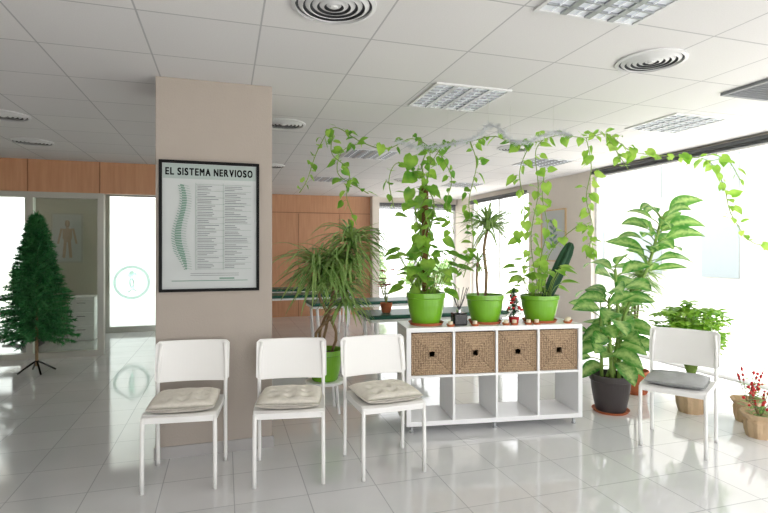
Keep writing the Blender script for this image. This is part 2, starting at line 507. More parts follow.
def flat_frame(name, label, cat, c, w, h, axis, frm, paper, art=None):
    """framed sheet; faces -Y when axis='y', faces -X when axis='x'"""
    rz = 0 if axis == 'y' else -math.pi/2
    e = thing(name, label, cat, c, rz)
    m = MB(); t = 0.02
    m.box((-w/2+t/2, -0.012, 0), (t, 0.024, h)); m.box((w/2-t/2, -0.012, 0), (t, 0.024, h))
    m.box((0, -0.012, h/2-t/2), (w-2*t, 0.024, t)); m.box((0, -0.012, -h/2+t/2), (w-2*t, 0.024, t))
    m.obj('frame', frm, e)
    MB().box((0, -0.006, 0), (w-2*t, 0.008, h-2*t)).obj('print', paper, e)
    if art: art(e)
    return e
def art_body(e):
    m = MB(); y = -0.0125
    m.lathe([(0.0001, -.06), (.03, -.045), (.04, 0), (.03, .045), (.0001, .06)], 12, (0, y+.01, .24))
    m.box((0, y, 0.16), (0.04, 0.003, 0.06)); m.box((0, y, 0.07), (0.14, 0.003, 0.17)); m.box((0, y, -0.03), (0.11, 0.003, 0.08))
    m.box((-0.04, y, -0.19), (0.045, 0.003, 0.28), rot=Matrix.Rotation(.08, 3, 'Y')); m.box((0.04, y, -0.19), (0.045, 0.003, 0.28), rot=Matrix.Rotation(-.08, 3, 'Y'))
    m.box((-0.11, y, 0.03), (0.032, 0.003, 0.26), rot=Matrix.Rotation(.2, 3, 'Y')); m.box((0.11, y, 0.03), (0.032, 0.003, 0.26), rot=Matrix.Rotation(-.2, 3, 'Y'))
    m.obj('figure_drawing', M_paleink, e)
flat_frame('framed_chart', 'pale body chart poster on grey office wall', 'poster', (-2.5, 9.69, 1.62), 0.46, 0.82, 'y', M_alu, M_poster, art_body)
def art_sprig(e):
    m = MB()
    m.tube([(0, -0.014, -0.25), (0.02, -0.014, 0), (-0.01, -0.014, 0.22)], 0.004, 6)
    for i in range(9):
        z = -0.2+0.05*i; sx = 1 if i % 2 else -1
        m.leaf((0, -0.014, z), (sx, 0, 0.6), (0, -1, 0), 0.13, 0.05, lance, droop=0, fold=0)
    m.obj('sprig_drawing', M_greenink, e)
flat_frame('framed_picture', 'framed botanical print on cream wall beside the window', 'picture', (XR-0.001, 7.26, 1.66), 0.66, 0.86, 'x', M_lwood, M_poster, art_sprig)
dk = thing('office_desk', 'dark office desk standing behind the glass partition', 'desk', (-3.2, 8.7, 0))
MB().box((0, 0, 0.73), (1.2, 0.6, 0.03)).obj('desktop', M_desk, dk, bevel=0.003)
for sx in (-0.56, 0.56):
    MB().box((sx, 0, 0.357), (0.04, 0.55, 0.715)).obj('leg', M_desk, dk)
oc = thing('office_chair', 'dark swivel office chair behind the glass partition', 'chair', (-3.0, 9.25, 0))
MB().box((0, 0, .47), (.46, .44, .08)).obj('seat', M_blackgl, oc, bevel=.02)
MB().box((0, .22, .85), (.42, .06, .55)).obj('backrest', M_blackgl, oc, bevel=.02)
MB().tube([(0, 0, .06), (0, 0, .44)], .025, 10).obj('pole', M_steel, oc)
bs = MB()
for k in range(5): bs.tube([(0, 0, .08), (.26*math.cos(k*1.257), .26*math.sin(k*1.257), .03)], .022, 8)
bs.obj('base', M_blackgl, oc)
cb = thing('white_filing_cabinet', 'low white drawer cabinet behind the glass partition', 'cabinet', (-2.15, 9.3, 0))
MB().box((0, 0, 0.34), (0.36, 0.45, 0.68)).obj('body', M_white, cb, bevel=0.004)
for i in range(3):
    dr = MB().box((0, -0.232, 0.13+0.21*i), (0.34, 0.014, 0.195)).obj('drawer', M_white, cb, bevel=0.003)
    MB().box((0, -0.246, 0.17+0.21*i), (0.12, 0.014, 0.012)).obj('handle', M_steel, dr)

# ------------------------------------------------------------------ exterior
structure(MB().box((4, 6, -0.2), (90, 90, 0.1)).obj('ground', M_ext))
b = thing('apartment_building', 'pale apartment facade across the street', 'building', (19, 8, -0.15))
MB().box((0, 0, 4), (3, 34, 8)).obj('body', M_facade, b)
for i in range(9):
    for j in range(2):
        MB().box((-1.52, -14+3.4*i, 1.5+3.2*j), (0.06, 1.5, 1.9)).obj('window', M_facw, b)
def bush(loc, rx, h, label):
    e = thing('outdoor_shrub', label, 'shrub', loc)
    m = MB()
    for i in range(900):
        dd = rdir(-0.3, 1).normalized()
        q = R(0.6, 1)
        p = Vector((dd.x*rx*q, dd.y*rx*q, h*0.5+dd.z*h*0.5*q))
        m.leaf(p, rdir(-.5, .5), rdir(0, 1), R(.12, .22), R(.06, .1), lance, segs=3)
    m.obj('foliage', M_hedge, e)
    t = MB()
    for k in range(5): t.tube([(0.05*k-0.1, 0, 0), (0.1*k-0.2, 0.1*k-.2, h*0.6)], 0.02, 6)
    t.obj('stem', M_bark, e)
bush((3.3, 12.8, -0.15), 0.7, 1.8, 'light green shrub outside the rear window')
bush((5.6, 13.4, -0.15), 0.8, 1.5, 'light green shrub outside the rear window')

# ------------------------------------------------------------------ ceiling fittings
def ceiling_light(loc, label):
    e = thing('ceiling_light', label, 'ceiling light', loc, group='louvred ceiling lights')
    m = MB(); z = -0.006; s = 0.29
    for q in (-s, s):
        m.box((q, 0, z), (0.02, 0.6, 0.012)); m.box((0, q, z), (0.56, 0.02, 0.012))
    m.obj('frame', M_ventw, e)
    MB().box((0, 0, -0.002), (0.56, 0.56, 0.003)).obj('reflector', M_refl, e)
    l = MB()
    for i in range(1, 4): l.box((-0.28+0.14*i, 0, -0.009), (0.034, 0.56, 0.010))
    for i in range(1, 8): l.box((0, -0.28+0.07*i, -0.009), (0.56, 0.010, 0.010))
    l.obj('louvre', M_louv, e)
    for i in range(4):
        MB().tube([(-0.21+0.14*i, -0.27, -0.008), (-0.21+0.14*i, 0.27, -0.008)], 0.005, 8).obj('lamp_tube', M_tube, e)
    return e
c1 = ceiling_light((1.72, 3.62, CEIL), 'square louvred fluorescent light set in the ceiling grid')
for p in ((1.74, 1.88), (4.0, 3.75), (4.1, 5.95), (1.7, 6.06), (4.1, 8.4), (1.7, 8.4)):
    dup(c1, (p[0], p[1], CEIL), 0)
def vent(loc, rad, label):
    e = thing('round_ceiling_vent', label, 'air vent', loc, group='round ceiling air diffusers')
    MB().lathe([(0.0001, -0.003), (rad*0.95, -0.003)], 40).obj('duct_opening', M_ventd, e)
    m = MB()
    for i in range(6):
        r0 = rad*(1-0.165*i); wd = rad*0.10
        if i == 0:
            m.lathe([(r0, -0.001), (r0, -0.01), (r0-wd, -0.016), (r0-wd, -0.001)], 40)
        else:
            m.lathe([(r0, -0.006), (r0-wd*0.2, -0.010), (r0-wd, -0.022+0.002*i), (r0-wd*1.1, -0.016)], 40)
    m.lathe([(0.0001, -0.02), (rad*0.08, -0.018), (rad*0.1, -0.006)], 20)
    m.obj('grille', M_ventw, e, smooth=False)
    return e
v1 = vent((2.53, 2.55, CEIL), 0.205, 'white round air diffuser with concentric rings in the ceiling')
for p in ((0.5, 2.42), (0.52, 4.84), (-2.0, 6.45), (-1.85, 5.25), (3.2, 5.2), (2.9, 8.1), (0.6, 7.3)):
    dup(v1, (p[0], p[1], CEIL), 0)
ac = MB()
for i in range(12): ac.box((0, -0.22+0.04*i, -0.012), (0.46, 0.02, 0.01), rot=Matrix.Rotation(0.5, 3, 'X'))
ac.box((-0.25, 0, -0.012), (0.03, 0.53, 0.022)); ac.box((0.25, 0, -0.012), (0.03, 0.53, 0.022)); ac.box((0, -0.25, -0.012), (0.47, 0.03, 0.022)); ac.box((0, 0.25, -0.012), (0.47, 0.03, 0.022))
ac.box((0, 0, -0.003), (0.47, 0.47, 0.004))
tag(ac.obj('air_return_grille', mat('grey_grille', (125, 128, 132), 0.5), loc=(3.82, 2.66, CEIL)), 'square grey air return grille in the ceiling', 'air vent')

# ------------------------------------------------------------------ nervous system poster
PW, PH = 0.66, 0.90
def text_mesh(body, size):
    cu = bpy.data.curves.new('t', 'FONT'); cu.body = body; cu.size = size
    cu.align_x = 'LEFT'
    o = bpy.data.objects.new('t', cu); bpy.context.scene.collection.objects.link(o)
    bpy.context.view_layer.update()
    me = bpy.data.meshes.new_from_object(o.evaluated_get(bpy.context.evaluated_depsgraph_get()))
    bpy.data.objects.remove(o)
    return [v.co.copy() for v in me.vertices], [tuple(p.vertices) for p in me.polygons]
def art_spine(e):
    MB().box((0, -0.0105, 0.376), (0.612, 0.002, 0.10)).obj('header_band', M_header, e)
    m = MB(); x = 0.0
    for chx in 'EL SISTEMA NERVIOSO':
        if chx == ' ': x += 0.022; continue
        vs, fs = text_mesh(chx, 0.068)
        lo = min(v.x for v in vs); hi = max(v.x for v in vs)
        k = 0
        wid = {'I': 1.0, 'E': 1.1, 'L': 1.1, 'S': 1.15, 'T': 1.0, 'R': 1.05, 'A': .95, 'V': .95, 'N': 0.92, 'M': 0.92, 'O': 0.9}[chx]
        for dx in (0, .002, .004, .006):
            for dz in (0, .0018, .0036):
                m.add([(x+(v.x-lo)*wid+dx, -0.0122-0.00008*k, v.y+dz) for v in vs], fs); k += 1
        x += (hi-lo)*wid+0.0145
    sc = 0.580/x
    m.v = [((p[0]-x/2)*sc, p[1], p[2]*1.0+0.350) for p in m.v]
    m.obj('title_lettering', M_ink, e)['kind'] = 'stuff'
    sp = MB(); nv = MB(); y = -0.0125
    N = 34
    for i in range(N):
        f = i/(N-1)
        z = 0.28-0.57*f
        x = -0.195+0.024*math.sin(f*2*math.pi*1.1+0.5)+0.015*f
        wd = 0.026+0.026*f if f < 0.8 else 0.048-0.17*(f-0.8)
        sp.box((x, y, z), (wd, 0.003, 0.0125), rot=Matrix.Rotation(0.25*math.cos(f*2*math.pi*1.1+0.5), 3, 'Y'))
        sp.box((x-wd*0.75, y, z-0.005), (wd*0.6, 0.003, 0.005), rot=Matrix.Rotation(0.4, 3, 'Y'))
        nv.box((x+wd/2+0.016, y, z-0.002), (0.030, 0.002, 0.0022), rot=Matrix.Rotation(0.2, 3, 'Y'))
    sp.obj('spine_drawing', M_greenink, e)
    nv.box((-0.095, y, 0.0), (0.002, 0.002, 0.6)); nv.box((0.085, y, 0.0), (0.002, 0.002, 0.6))
    for i in range(14): nv.box((0.09, y, 0.29-0.045*i), (0.37, 0.002, 0.0012))
    nv.obj('guide_lines', M_greenink, e)
    tl = MB(); random.seed(3)
    for i in range(13):
        for k in range(3):
            z = 0.278-0.045*i-0.012*k
            w1 = R(.04, .12) if k else R(.08, .15)
            tl.box((-0.085+w1/2, y, z), (w1, 0.002, 0.0038))
            w2 = R(.06, .16)
            tl.box((0.095+w2/2, y, z), (w2, 0.002, 0.0038))
    for i in range(2):
        tl.box((0.03, y, -0.325-0.014*i), (0.32, 0.002, 0.003))
    tl.obj('printed_text_lines', M_greyink, e)
    MB().box((-0.0, y, -0.375), (0.5, 0.002, 0.005)).box((0.11, y, -0.36), (0.1, 0.002, 0.010)).obj('green_footer', M_greenink, e)
flat_frame('framed_poster', 'black framed nervous system chart with green spine on column', 'poster',
           (-0.097, 3.768, 1.583), PW, PH, 'y', M_black, M_poster, art_spine)

# ------------------------------------------------------------------ chairs
def make_chair(loc, rz, label):
    e = thing('chair', label, 'chair', loc, rz, 'white waiting room chairs')
    for sx in (-1, 1):
        MB().tube(smooth_path([(sx*0.204, -0.2, 0), (sx*0.204, -0.197, 0.25), (sx*0.202, -0.195, 0.435)], 0.1), 0.0125, 10).obj('leg', M_chair, e, smooth=True)
        MB().tube(smooth_path([(sx*0.214, 0.215, 0), (sx*0.214, 0.208, 0.25), (sx*0.214, 0.205, 0.45), (sx*0.214, 0.225, 0.65), (sx*0.205, 0.252, 0.79)], 0.04), 0.0125, 10).obj('leg', M_chair, e, smooth=True)
    n = 14; m = MB()
    def pos(i, j):
        u = -1+2*i/n; v = -1+2*j/n
        x = u*0.218*math.sqrt(max(0, 1-0.06*v*v)); y = v*0.205*math.sqrt(max(0, 1-0.06*u*u))
        return x, y, -0.012*(1-u*u)*(1-v*v)+(-0.012 if v < -0.9 else 0)
    vs = []; fs = []
    for lay in (0, 1):
        for i in range(n+1):
            for j in range(n+1):
                x, y, z = pos(i, j); vs.append((x, y, 0.452+z-lay*0.02))
    q = (n+1)**2
    for i in range(n):
        for j in range(n):
            a = i*(n+1)+j
            fs.append((a, a+n+1, a+n+2, a+1)); fs.append((q+a, q+a+1, q+a+n+2, q+a+n+1))
    for i in range(n):
        a, b2 = i*(n+1), (i+1)*(n+1); fs.append((a, q+a, q+b2, b2)) ; a, b2 = a+n, b2+n; fs.append((a, b2, q+b2, q+a))
        a, b2 = i, i+1; fs.append((a, b2, q+b2, q+a)); a, b2 = n*(n+1)+i, n*(n+1)+i+1; fs.append((a, q+a, q+b2, b2))
    m.add(vs, fs); m.obj('seat', M_chair, e, bevel=0.003)
    fr = MB()
    fr.box((0, -0.195, 0.42), (0.40, 0.018, 0.03)); fr.box((0, 0.2, 0.42), (0.41, 0.018, 0.03))
    fr.box((-0.203, 0, 0.42), (0.018, 0.4, 0.03)); fr.box((0.203, 0, 0.42), (0.018, 0.4, 0.03))
    fr.obj('seat_frame', M_chair, e, bevel=0.003)
    m = MB(); nx, nz = 20, 14; vs = []; fs = []
    for lay in (0, 1):
        for j in range(nz+1):
            v = j/nz
            z = 0.545+0.265*v
            half = 0.236
            ez = abs(2*v-1)
            if ez > 0.86: half = 0.236-0.020*(1-math.sqrt(max(0, 1-((ez-0.86)/0.14)**2)))
            for i in range(nx+1):
                u = -1+2*i/nx
                x = u*half
                y = 0.205+0.028+0.05*((z-0.565)/0.28)+0.028*(1-u*u)-0.026+(0.016 if lay else 0)
                vs.append((x, y-0.004, z))
    q = (nx+1)*(nz+1)
    for j in range(nz):
        for i in range(nx):
            a = j*(nx+1)+i
            fs.append((a, a+1, a+nx+2, a+nx+1)); fs.append((q+a, q+a+nx+1, q+a+nx+2, q+a+1))
    for j in range(nz):
        a, b2 = j*(nx+1), (j+1)*(nx+1); fs.append((a, b2, q+b2, q+a)); a += nx; b2 += nx; fs.append((a, q+a, q+b2, b2))
    for i in range(nx):
        a, b2 = i, i+1; fs.append((a, q+a, q+b2, b2)); a += nz*(nx+1); b2 += nz*(nx+1); fs.append((a, b2, q+b2, q+a))
    m.add(vs, fs); m.obj('backrest', M_chair, e, smooth=False, bevel=0.002)
    return e
RC = math.radians
ch_specs = [((-0.235, 3.43, 0), RC(-7), 'white chair with cream cushion standing against the column'),
            ((0.40, 3.31, 0), RC(-9), 'white chair with cream cushion between two other chairs'),
            ((1.01, 3.25, 0), RC(2), 'white chair with cream cushion standing by the white shelf unit'),
            ((3.16, 2.94, 0), RC(-57), 'white chair with flat grey cushion turned beside potted plants')]
ch = make_chair(*ch_specs[0])
for s_ in ch_specs[1:]: dup(ch, *s_)

def cushion(thick, tufts, half=0.2, tw=0.03, td=0.38):
    n = 30; m = MB(); vs = []; fs = []
    for lay in (1, -1):
        for i in range(n+1):
            for j in range(n+1):
                u = -1+2*i/n; v = -1+2*j/n
                ed = max(0, (1-abs(u)**3.5))*max(0, (1-abs(v)**3.5))
                h = thick*0.5*ed**0.45
                for (a, b2) in tufts:
                    dd = (u-a)**2+(v-b2)**2
                    h -= thick*td*math.exp(-dd/tw)
                h = max(h, 0.002)
                h += 0.003*math.sin(9*u+3*v)*ed
                k = 1-0.05*(abs(u*v))
                vs.append((u*half*k, v*half*k, thick*0.5+lay*h))
    q = (n+1)**2
    for i in range(n):
        for j in range(n):
            a = i*(n+1)+j
            fs.append((a, a+n+1, a+n+2, a+1)); fs.append((q+a, q+a+1, q+a+n+2, q+a+n+1))
    for i in range(n):
        for a, b2 in ((i*(n+1), (i+1)*(n+1)), (i*(n+1)+n, (i+1)*(n+1)+n), (i, i+1), (n*(n+1)+i, n*(n+1)+i+1)):
            fs.append((a, b2, q+b2, q+a))
    m.add(vs, fs)
    return m
tf = [(a*.5, b2*.5) for a in (-1, 0, 1) for b2 in (-1, 0, 1)]
cu0 = cushion(0.08, tf, tw=0.02, td=0.28).obj('seat_cushion', M_cush, smooth=True)
tag(cu0, 'tufted cream seat cushion on a white chair', 'cushion', 'tufted cream seat cushions')
for i, s_ in enumerate(ch_specs[:3]):
    c = cu0 if i == 0 else cu0.copy()
    if i: bpy.context.scene.collection.objects.link(c)
    c.location = (s_[0][0], s_[0][1]-0.015, 0.449); c.rotation_euler = (0, 0, s_[1]+RC((2, -3, 3)[i]))
cg = cushion(0.06, [(0, 0)]).obj('seat_cushion', M_cushg, smooth=True)
tag(cg, 'flat grey seat cushion on the chair by the plants', 'cushion')
cg.location = (ch_specs[3][0][0], ch_specs[3][0][1], 0.448); cg.rotation_euler = (0, 0, RC(-54))

# ------------------------------------------------------------------ shelf unit
CA = RC(-8); CO = Vector((1.33, 3.70, 0)); CW, CD, CT, CB = 1.46, 0.39, 0.82, 0.06
def CL(lx, ly, z=0.0):
    return Vector((CO.x+lx*math.cos(CA)-ly*math.sin(CA), CO.y+lx*math.sin(CA)+ly*math.cos(CA), z))
cab = thing('shelf_unit', 'white cube shelf unit on metal legs holding baskets and plants', 'shelf unit', CL(0, 0, 0), CA)
T = 0.036; t2 = 0.018
m = MB()
m.box((CW/2, CD/2, CT-T/2), (CW, CD, T)); m.box((CW/2, CD/2, CB+T/2), (CW, CD, T))
m.box((T/2, CD/2, (CT+CB)/2), (T, CD, CT-CB-2*T)); m.box((CW-T/2, CD/2, (CT+CB)/2), (T, CD, CT-CB-2*T))
m.obj('body', M_white, cab, bevel=0.002)
cellw = (CW-2*T-3*t2)/4; cellh = (CT-CB-2*T-t2)/2
MB().box((CW/2, CD/2, CB+T+cellh+t2/2), (CW-2*T, CD-0.004, t2)).obj('shelf', M_white, cab)
for i in range(3):
    x = T+(i+1)*cellw+i*t2+t2/2
    for zz in (CB+T+cellh/2, CB+T+cellh*1.5+t2):
        MB().box((x, CD/2, zz), (t2, CD-0.004, cellh)).obj('divider', M_white, cab)
for lx in (0.05, CW/2, CW-0.05):
    for ly in (0.05, CD-0.05):
        MB().lathe([(0.0001, 0), (0.018, 0), (0.018, 0.01), (0.014, 0.014), (0.014, CB), (0.0001, CB)], 14, (lx, ly, 0)).obj('leg', M_steel, cab, smooth=False)
def basket(loc, rz):
    e = thing('woven_basket', 'square woven seagrass basket with dark grip hole in shelf', 'basket', loc, rz, 'seagrass baskets in the shelf unit')
    w, h, dp = cellw-0.008, cellh-0.012, 0.36
    m = MB(); n = 32; r = 0.022
    vs = []; fs = []
    for y in (0.0, 0.012):
        for k in range(n):
            a = 2*math.pi*k/n+math.pi/n
            ca, sa = math.cos(a), math.sin(a)
            q = 1/max(abs(ca), abs(sa))
            q2 = 1+(q-1)*0.5
            for s_ in (0, 0.5, 1):
                px = (1-s_)*r*ca*q2+s_*q*ca*w/2; pz = (1-s_)*r*sa*q2+s_*q*sa*h/2
                bulge = -0.006*(1-s_) if y == 0 else 0
                vs.append((px, y+bulge, pz))
    for k in range(n):
        k2 = (k+1) % n
        for s_ in (0, 1):
            fs.append((k*3+s_, k*3+s_+1, k2*3+s_+1, k2*3+s_))
            o = n*3; fs.append((o+k*3+s_, o+k2*3+s_, o+k2*3+s_+1, o+k*3+s_+1))
        fs.append((k*3, k2*3, n*3+k2*3, n*3+k*3))
    m.add(vs, fs)
    m.box((-w/2+0.006, dp/2, 0), (0.012, dp-0.014, h)); m.box((w/2-0.006, dp/2, 0), (0.012, dp-0.014, h))
    m.box((0, dp-0.006, 0), (w, 0.012, h)); m.box((0, dp/2, -h/2+0.006), (w-0.024, dp-0.014, 0.012))
    m.obj('body', M_weave, e)
    rim = MB()
    rim.tube([(-w/2, 0.004, h/2-0.006), (w/2, 0.004, h/2-0.006)], 0.007, 8); rim.tube([(-w/2, 0.004, -h/2+0.007), (w/2, 0.004, -h/2+0.007)], 0.006, 8)
    rim.tube([(-w/2+0.006, 0.004, -h/2), (-w/2+0.006, 0.004, h/2)], 0.006, 8); rim.tube([(w/2-0.006, 0.004, -h/2), (w/2-0.006, 0.004, h/2)], 0.006, 8)
    rim.obj('rim', M_weave, e)
    rg = MB(); pts = []
    for a in range(33):
        an = a*math.pi/16; ca, sa = math.cos(an), math.sin(an); q = 1+(1/max(abs(ca), abs(sa))-1)*.5
        pts.append((0.026*ca*q, -0.007, 0.026*sa*q))
    rg.tube(pts, 0.004, 6)
    rg.obj('grip_ring', M_weave, e)
    return e
bz = CB+T+cellh*1.5+t2-0.004
bk = basket(CL(T+cellw/2, 0.012, bz), CA)
for i in range(1, 4):
    dup(bk, CL(T+cellw/2+i*(cellw+t2), 0.012, bz), CA)

# ------------------------------------------------------------------ pots and plants
def pot(e, r, h, m_, z0=0.0, saucer=True, soil=True, r2=None):
    if saucer:
        MB().lathe([(0.0001, z0), (r*0.8, z0), (r*0.9, z0+0.022), (r*0.86, z0+0.022), (r*0.78, z0+0.008), (0.0001, z0+0.008)], 32).obj('saucer', M_terra, e, smooth=False)
        z0 += 0.009
    rb = r2 or r*0.66
    MB().lathe([(0.0001, z0), (rb, z0), (rb*1.08, z0+0.01), (r*0.82, z0+h*0.3), (r*0.91, z0+h*0.6), (r*0.95, z0+h*0.82), (r, z0+h*0.84), (r, z0+h), (r*0.92, z0+h), (r*0.88, z0+h*0.8), (0.0001, z0+h*0.8)], 40).obj('pot', m_, e, smooth=False, bevel=0.002)
    if soil:
        MB().lathe([(0.0001, z0+h*0.88), (r*0.5, z0+h*0.87), (r*0.89, z0+h*0.84)], 24).obj('soil', M_soil, e, smooth=True)
    return z0+h*0.86

def vine_leaves(ml, ms, path, size=(0.09, 0.14), every=0.06, rad=0.0035, spread=0.05):
    pts = smooth_path(path, 0.012)
    ms.tube(pts, rad, 6)
    acc = 0; side = 1; nxt = every
    for i in range(1, len(pts)):
        acc += (pts[i]-pts[i-1]).length
        if acc >= nxt:
            acc = 0; side = -side; nxt = every*R(.4, 1.7)
            t = (pts[i]-pts[i-1]).normalized()
            sidev = t.cross(Vector((0, 0, 1)))
            if sidev.length < 0.3: sidev = rdir(0, 0)
            sidev = (sidev.normalized()*side + rdir(-.3, .5)*0.7).normalized()
            pe = pts[i]+sidev*R(0.02, spread)+Vector((0, 0, R(-0.01, 0.03)))
            ms.tube([pts[i], (pts[i]+pe)/2+Vector((0, 0, 0.01)), pe], 0.0016, 4)
            d = (sidev*R(.3, .9)+Vector((0, 0, R(-1.0, 0.1)))+t*R(-.2, .4))
            n = Vector((R(-.6, .3), R(-1, 0.1), R(0.2, 0.9)))
            L = R(*size)*(1 if R(0, 1) > .3 else .65)
            ml.leaf(pe, d, n, L, L*R(.72, .88), heart, droop=R(.1, .5), fold=R(.05, .3), segs=6, back=0.12)

# --- plant 1: climbing pothos with coir pole
random.seed(11)
P1 = CL(0.20, 0.19, CT)
e1 = thing('potted_pothos', 'climbing pothos on coir pole in lime green pot', 'potted plant', P1)
zt = pot(e1, 0.160, 0.25, M_lime)
MB().tube([(0.0, 0.02, zt-0.03), (0.0, 0.02, 1.10)], 0.028, 12).obj('coir_pole', M_coir, e1)
ml, ms = MB(), MB()
def rel(pts, o): return [Vector(p)-o for p in pts]
for k in range(5):
    ph = R(0, 6.28); pth = []
    for i in range(10+k):
        z = zt+i*0.09; a = ph+i*0.9
        rr2 = 0.05+0.03*math.sin(i)
        pth.append((rr2*math.cos(a), 0.02+rr2*math.sin(a), z))
    vine_leaves(ml, ms, pth, (0.085, 0.145), 0.042, 0.005, 0.15)
for k in range(26):
    a = 6.28*k/26; q = Vector((0.08*math.cos(a), 0.08*math.sin(a), zt))
    tip = q+Vector((math.cos(a)*R(.08, .2), math.sin(a)*R(.08, .2), R(.06, .38)))
    ms.tube([q, (q+tip)/2+Vector((0, 0, .03)), tip], 0.003, 5)
    ml.leaf(tip, (math.cos(a), math.sin(a), R(-.4, .2)), (0, -.5, 1), R(.10, .16), R(.08, .11), heart, droop=.6, back=.12)
vines1 = [
    ([S(.34, 4.12, 1.9), S(.36, 4.05, 2.2), S(.22, 4.05, 2.30), S(.02, 4.05, 2.22), S(-.18, 4.08, 2.28), S(-.40, 4.1, 2.40), S(-.53, 4.1, 2.22), S(-.62, 4.12, 1.98), S(-.68, 4.12, 1.88)], .036),
    ([S(-.18, 4.1, 2.28), S(-.33, 4.05, 2.2), S(-.36, 4.0, 2.02), S(-.22, 4.0, 1.92), S(-.12, 4.0, 1.86)], .034),
    ([S(-.40, 4.1, 2.38), S(-.42, 4.12, 2.2), S(-.28, 4.1, 2.05), S(-.3, 4.1, 1.85), S(-.22, 4.1, 1.62)], .036),
    ([S(.30, 4.12, 2.0), S(.12, 4.1, 2.12), S(.04, 4.05, 1.98), S(.08, 4.05, 1.75)], .05),
    ([S(.36, 4.1, 2.1), S(.5, 4.1, 2.27), S(.7, 4.15, 2.30), S(.9, 4.15, 2.34), S(1.1, 4.2, 2.28), S(1.35, 4.2, 2.33)], .04),
    ([S(.7, 4.15, 2.30), S(.74, 4.1, 2.1), S(.68, 4.1, 1.8), S(.72, 4.12, 1.5), S(.64, 4.12, 1.2)], .038),
    ([S(.42, 4.1, 2.24), S(.54, 4.1, 2.0), S(.5, 4.1, 1.78), S(.56, 4.1, 1.55)], .046),
]
for v, ev in vines1:
    vine_leaves(ml, ms, rel(v, P1), (0.06, 0.11), ev)
ml.obj('foliage', M_pothos2, e1, smooth=True); ms.obj('stem', M_stem, e1, smooth=True)

# --- plant 2: dracaena in lime pot
def rosette(m, c, n, L, W, up=0.9, mi=0, dr=(.5, 1.5)):
    c = Vector(c)
    for i in range(n):
        a = R(0, 6.28); el = R(-0.2, up)
        m.leaf(c+Vector((0, 0, R(-.05, .05))), (math.cos(a), math.sin(a), el*1.4), (0, 0, 1), L*R(.75, 1.1), W, strap, droop=R(*dr), fold=0.4, segs=8, mi=mi)
random.seed(5)
P2 = CL(0.70, 0.19, CT)
e2 = thing('potted_dracaena', 'spiky dracaena with thin cane in lime green pot', 'potted plant', P2)
zt = pot(e2, 0.155, 0.225, M_lime)
m2, s2 = MB(), MB()
s2.tube(smooth_path([(0, 0, zt-.02), (.02, .01, .4), (0.0, .02, .6), (.03, 0, .8)], .08), .013, 8)
s2.tube(smooth_path([(-.04, .03, zt-.02), (-.06, .03, .35), (-.05, .03, .5)], .08), .010, 8)
rosette(m2, (.03, 0, .80), 90, .34, .022)
rosette(m2, (-.05, .03, .5), 30, .24, .018)
m2.obj('foliage', M_drac, e2, smooth=True); s2.obj('stem', M_bark, e2, smooth=True)

# --- plant 3: pothos with slanted ribbed cactus
random.seed(21)
P3 = CL(1.18, 0.19, CT)
e3 = thing('potted_pothos', 'trailing pothos and leaning dark cactus in lime green pot', 'potted plant', P3)
zt = pot(e3, 0.160, 0.215, M_lime)
cm = MB()
prof = [(.0001, 0), (.034, .005), (.044, .08), (.050, .22), (.052, .36), (.048, .46), (.036, .53), (.018, .56), (.0001, .565)]
cm.lathe(prof, 48, wob=lambda a, j: 0.20*math.cos(a*6))
rp = Matrix.Rotation(RC(28), 3, 'Y')
cm.v = [tuple(rp @ Vector(p) + Vector((0.05, 0, zt-0.03))) for p in cm.v]
cm.obj('leaning_cactus', M_cactus, e3, smooth=True)
ml, ms = MB(), MB()
vines3 = [
    ([P3+Vector((0, 0, zt)), S(1.22, 4.25, 1.5), S(1.28, 4.25, 1.9), S(1.25, 4.2, 2.25), S(1.42, 4.2, 2.36), S(1.65, 4.2, 2.34), S(1.9, 4.35, 2.40), S(2.2, 4.5, 2.28), S(2.62, 4.5, 2.24), S(2.85, 4.5, 2.20), S(2.98, 4.5, 2.0), S(3.05, 4.5, 1.74), S(3.22, 4.5, 1.50), S(3.42, 4.5, 1.45)], .038),
    ([S(1.66, 4.2, 2.34), S(1.70, 4.2, 2.1), S(1.66, 4.2, 1.85), S(1.71, 4.2, 1.6), S(1.66, 4.2, 1.35)], .03),
    ([S(1.2, 4.2, 2.3), S(1.10, 4.15, 2.05), S(1.14, 4.15, 1.75), S(1.10, 4.15, 1.45), S(1.16, 4.15, 1.25)], .038),
    ([P3+Vector((0.05, 0, zt)), S(1.36, 4.25, 1.35), S(1.5, 4.2, 1.55), S(1.66, 4.2, 1.62), S(1.72, 4.2, 1.4)], .042),
    ([P3+Vector((0.0, 0.05, zt)), S(1.3, 4.25, 1.35), S(1.34, 4.2, 1.6), S(1.3, 4.2, 1.85), S(1.32, 4.2, 2.1)], .042),
    ([S(2.85, 4.5, 2.20), S(3.05, 4.55, 2.22), S(3.2, 4.6, 2.05)], .045),
    ([S(1.9, 4.35, 2.38), S(2.0, 4.35, 2.22), S(2.08, 4.35, 2.1)], .045),
]
for v, ev in vines3:
    vine_leaves(ml, ms, rel(v, P3), (0.065, 0.115), ev)
for k in range(22):
    a = 6.28*k/22; q = Vector((0.07*math.cos(a), 0.07*math.sin(a), zt))
    tip = q+Vector((math.cos(a)*R(.08, .17), math.sin(a)*R(.08, .17), R(.05, .28)))
    ms.tube([q, (q+tip)/2+Vector((0, 0, .03)), tip], 0.003, 5)
    ml.leaf(tip, (math.cos(a), math.sin(a), R(-.4, .2)), (0, -.5, 1), R(.09, .14), R(.07, .09), heart, droop=.6, back=.12)
ml.obj('foliage', M_pothos, e3, smooth=True); ms.obj('stem', M_stem, e3, smooth=True)

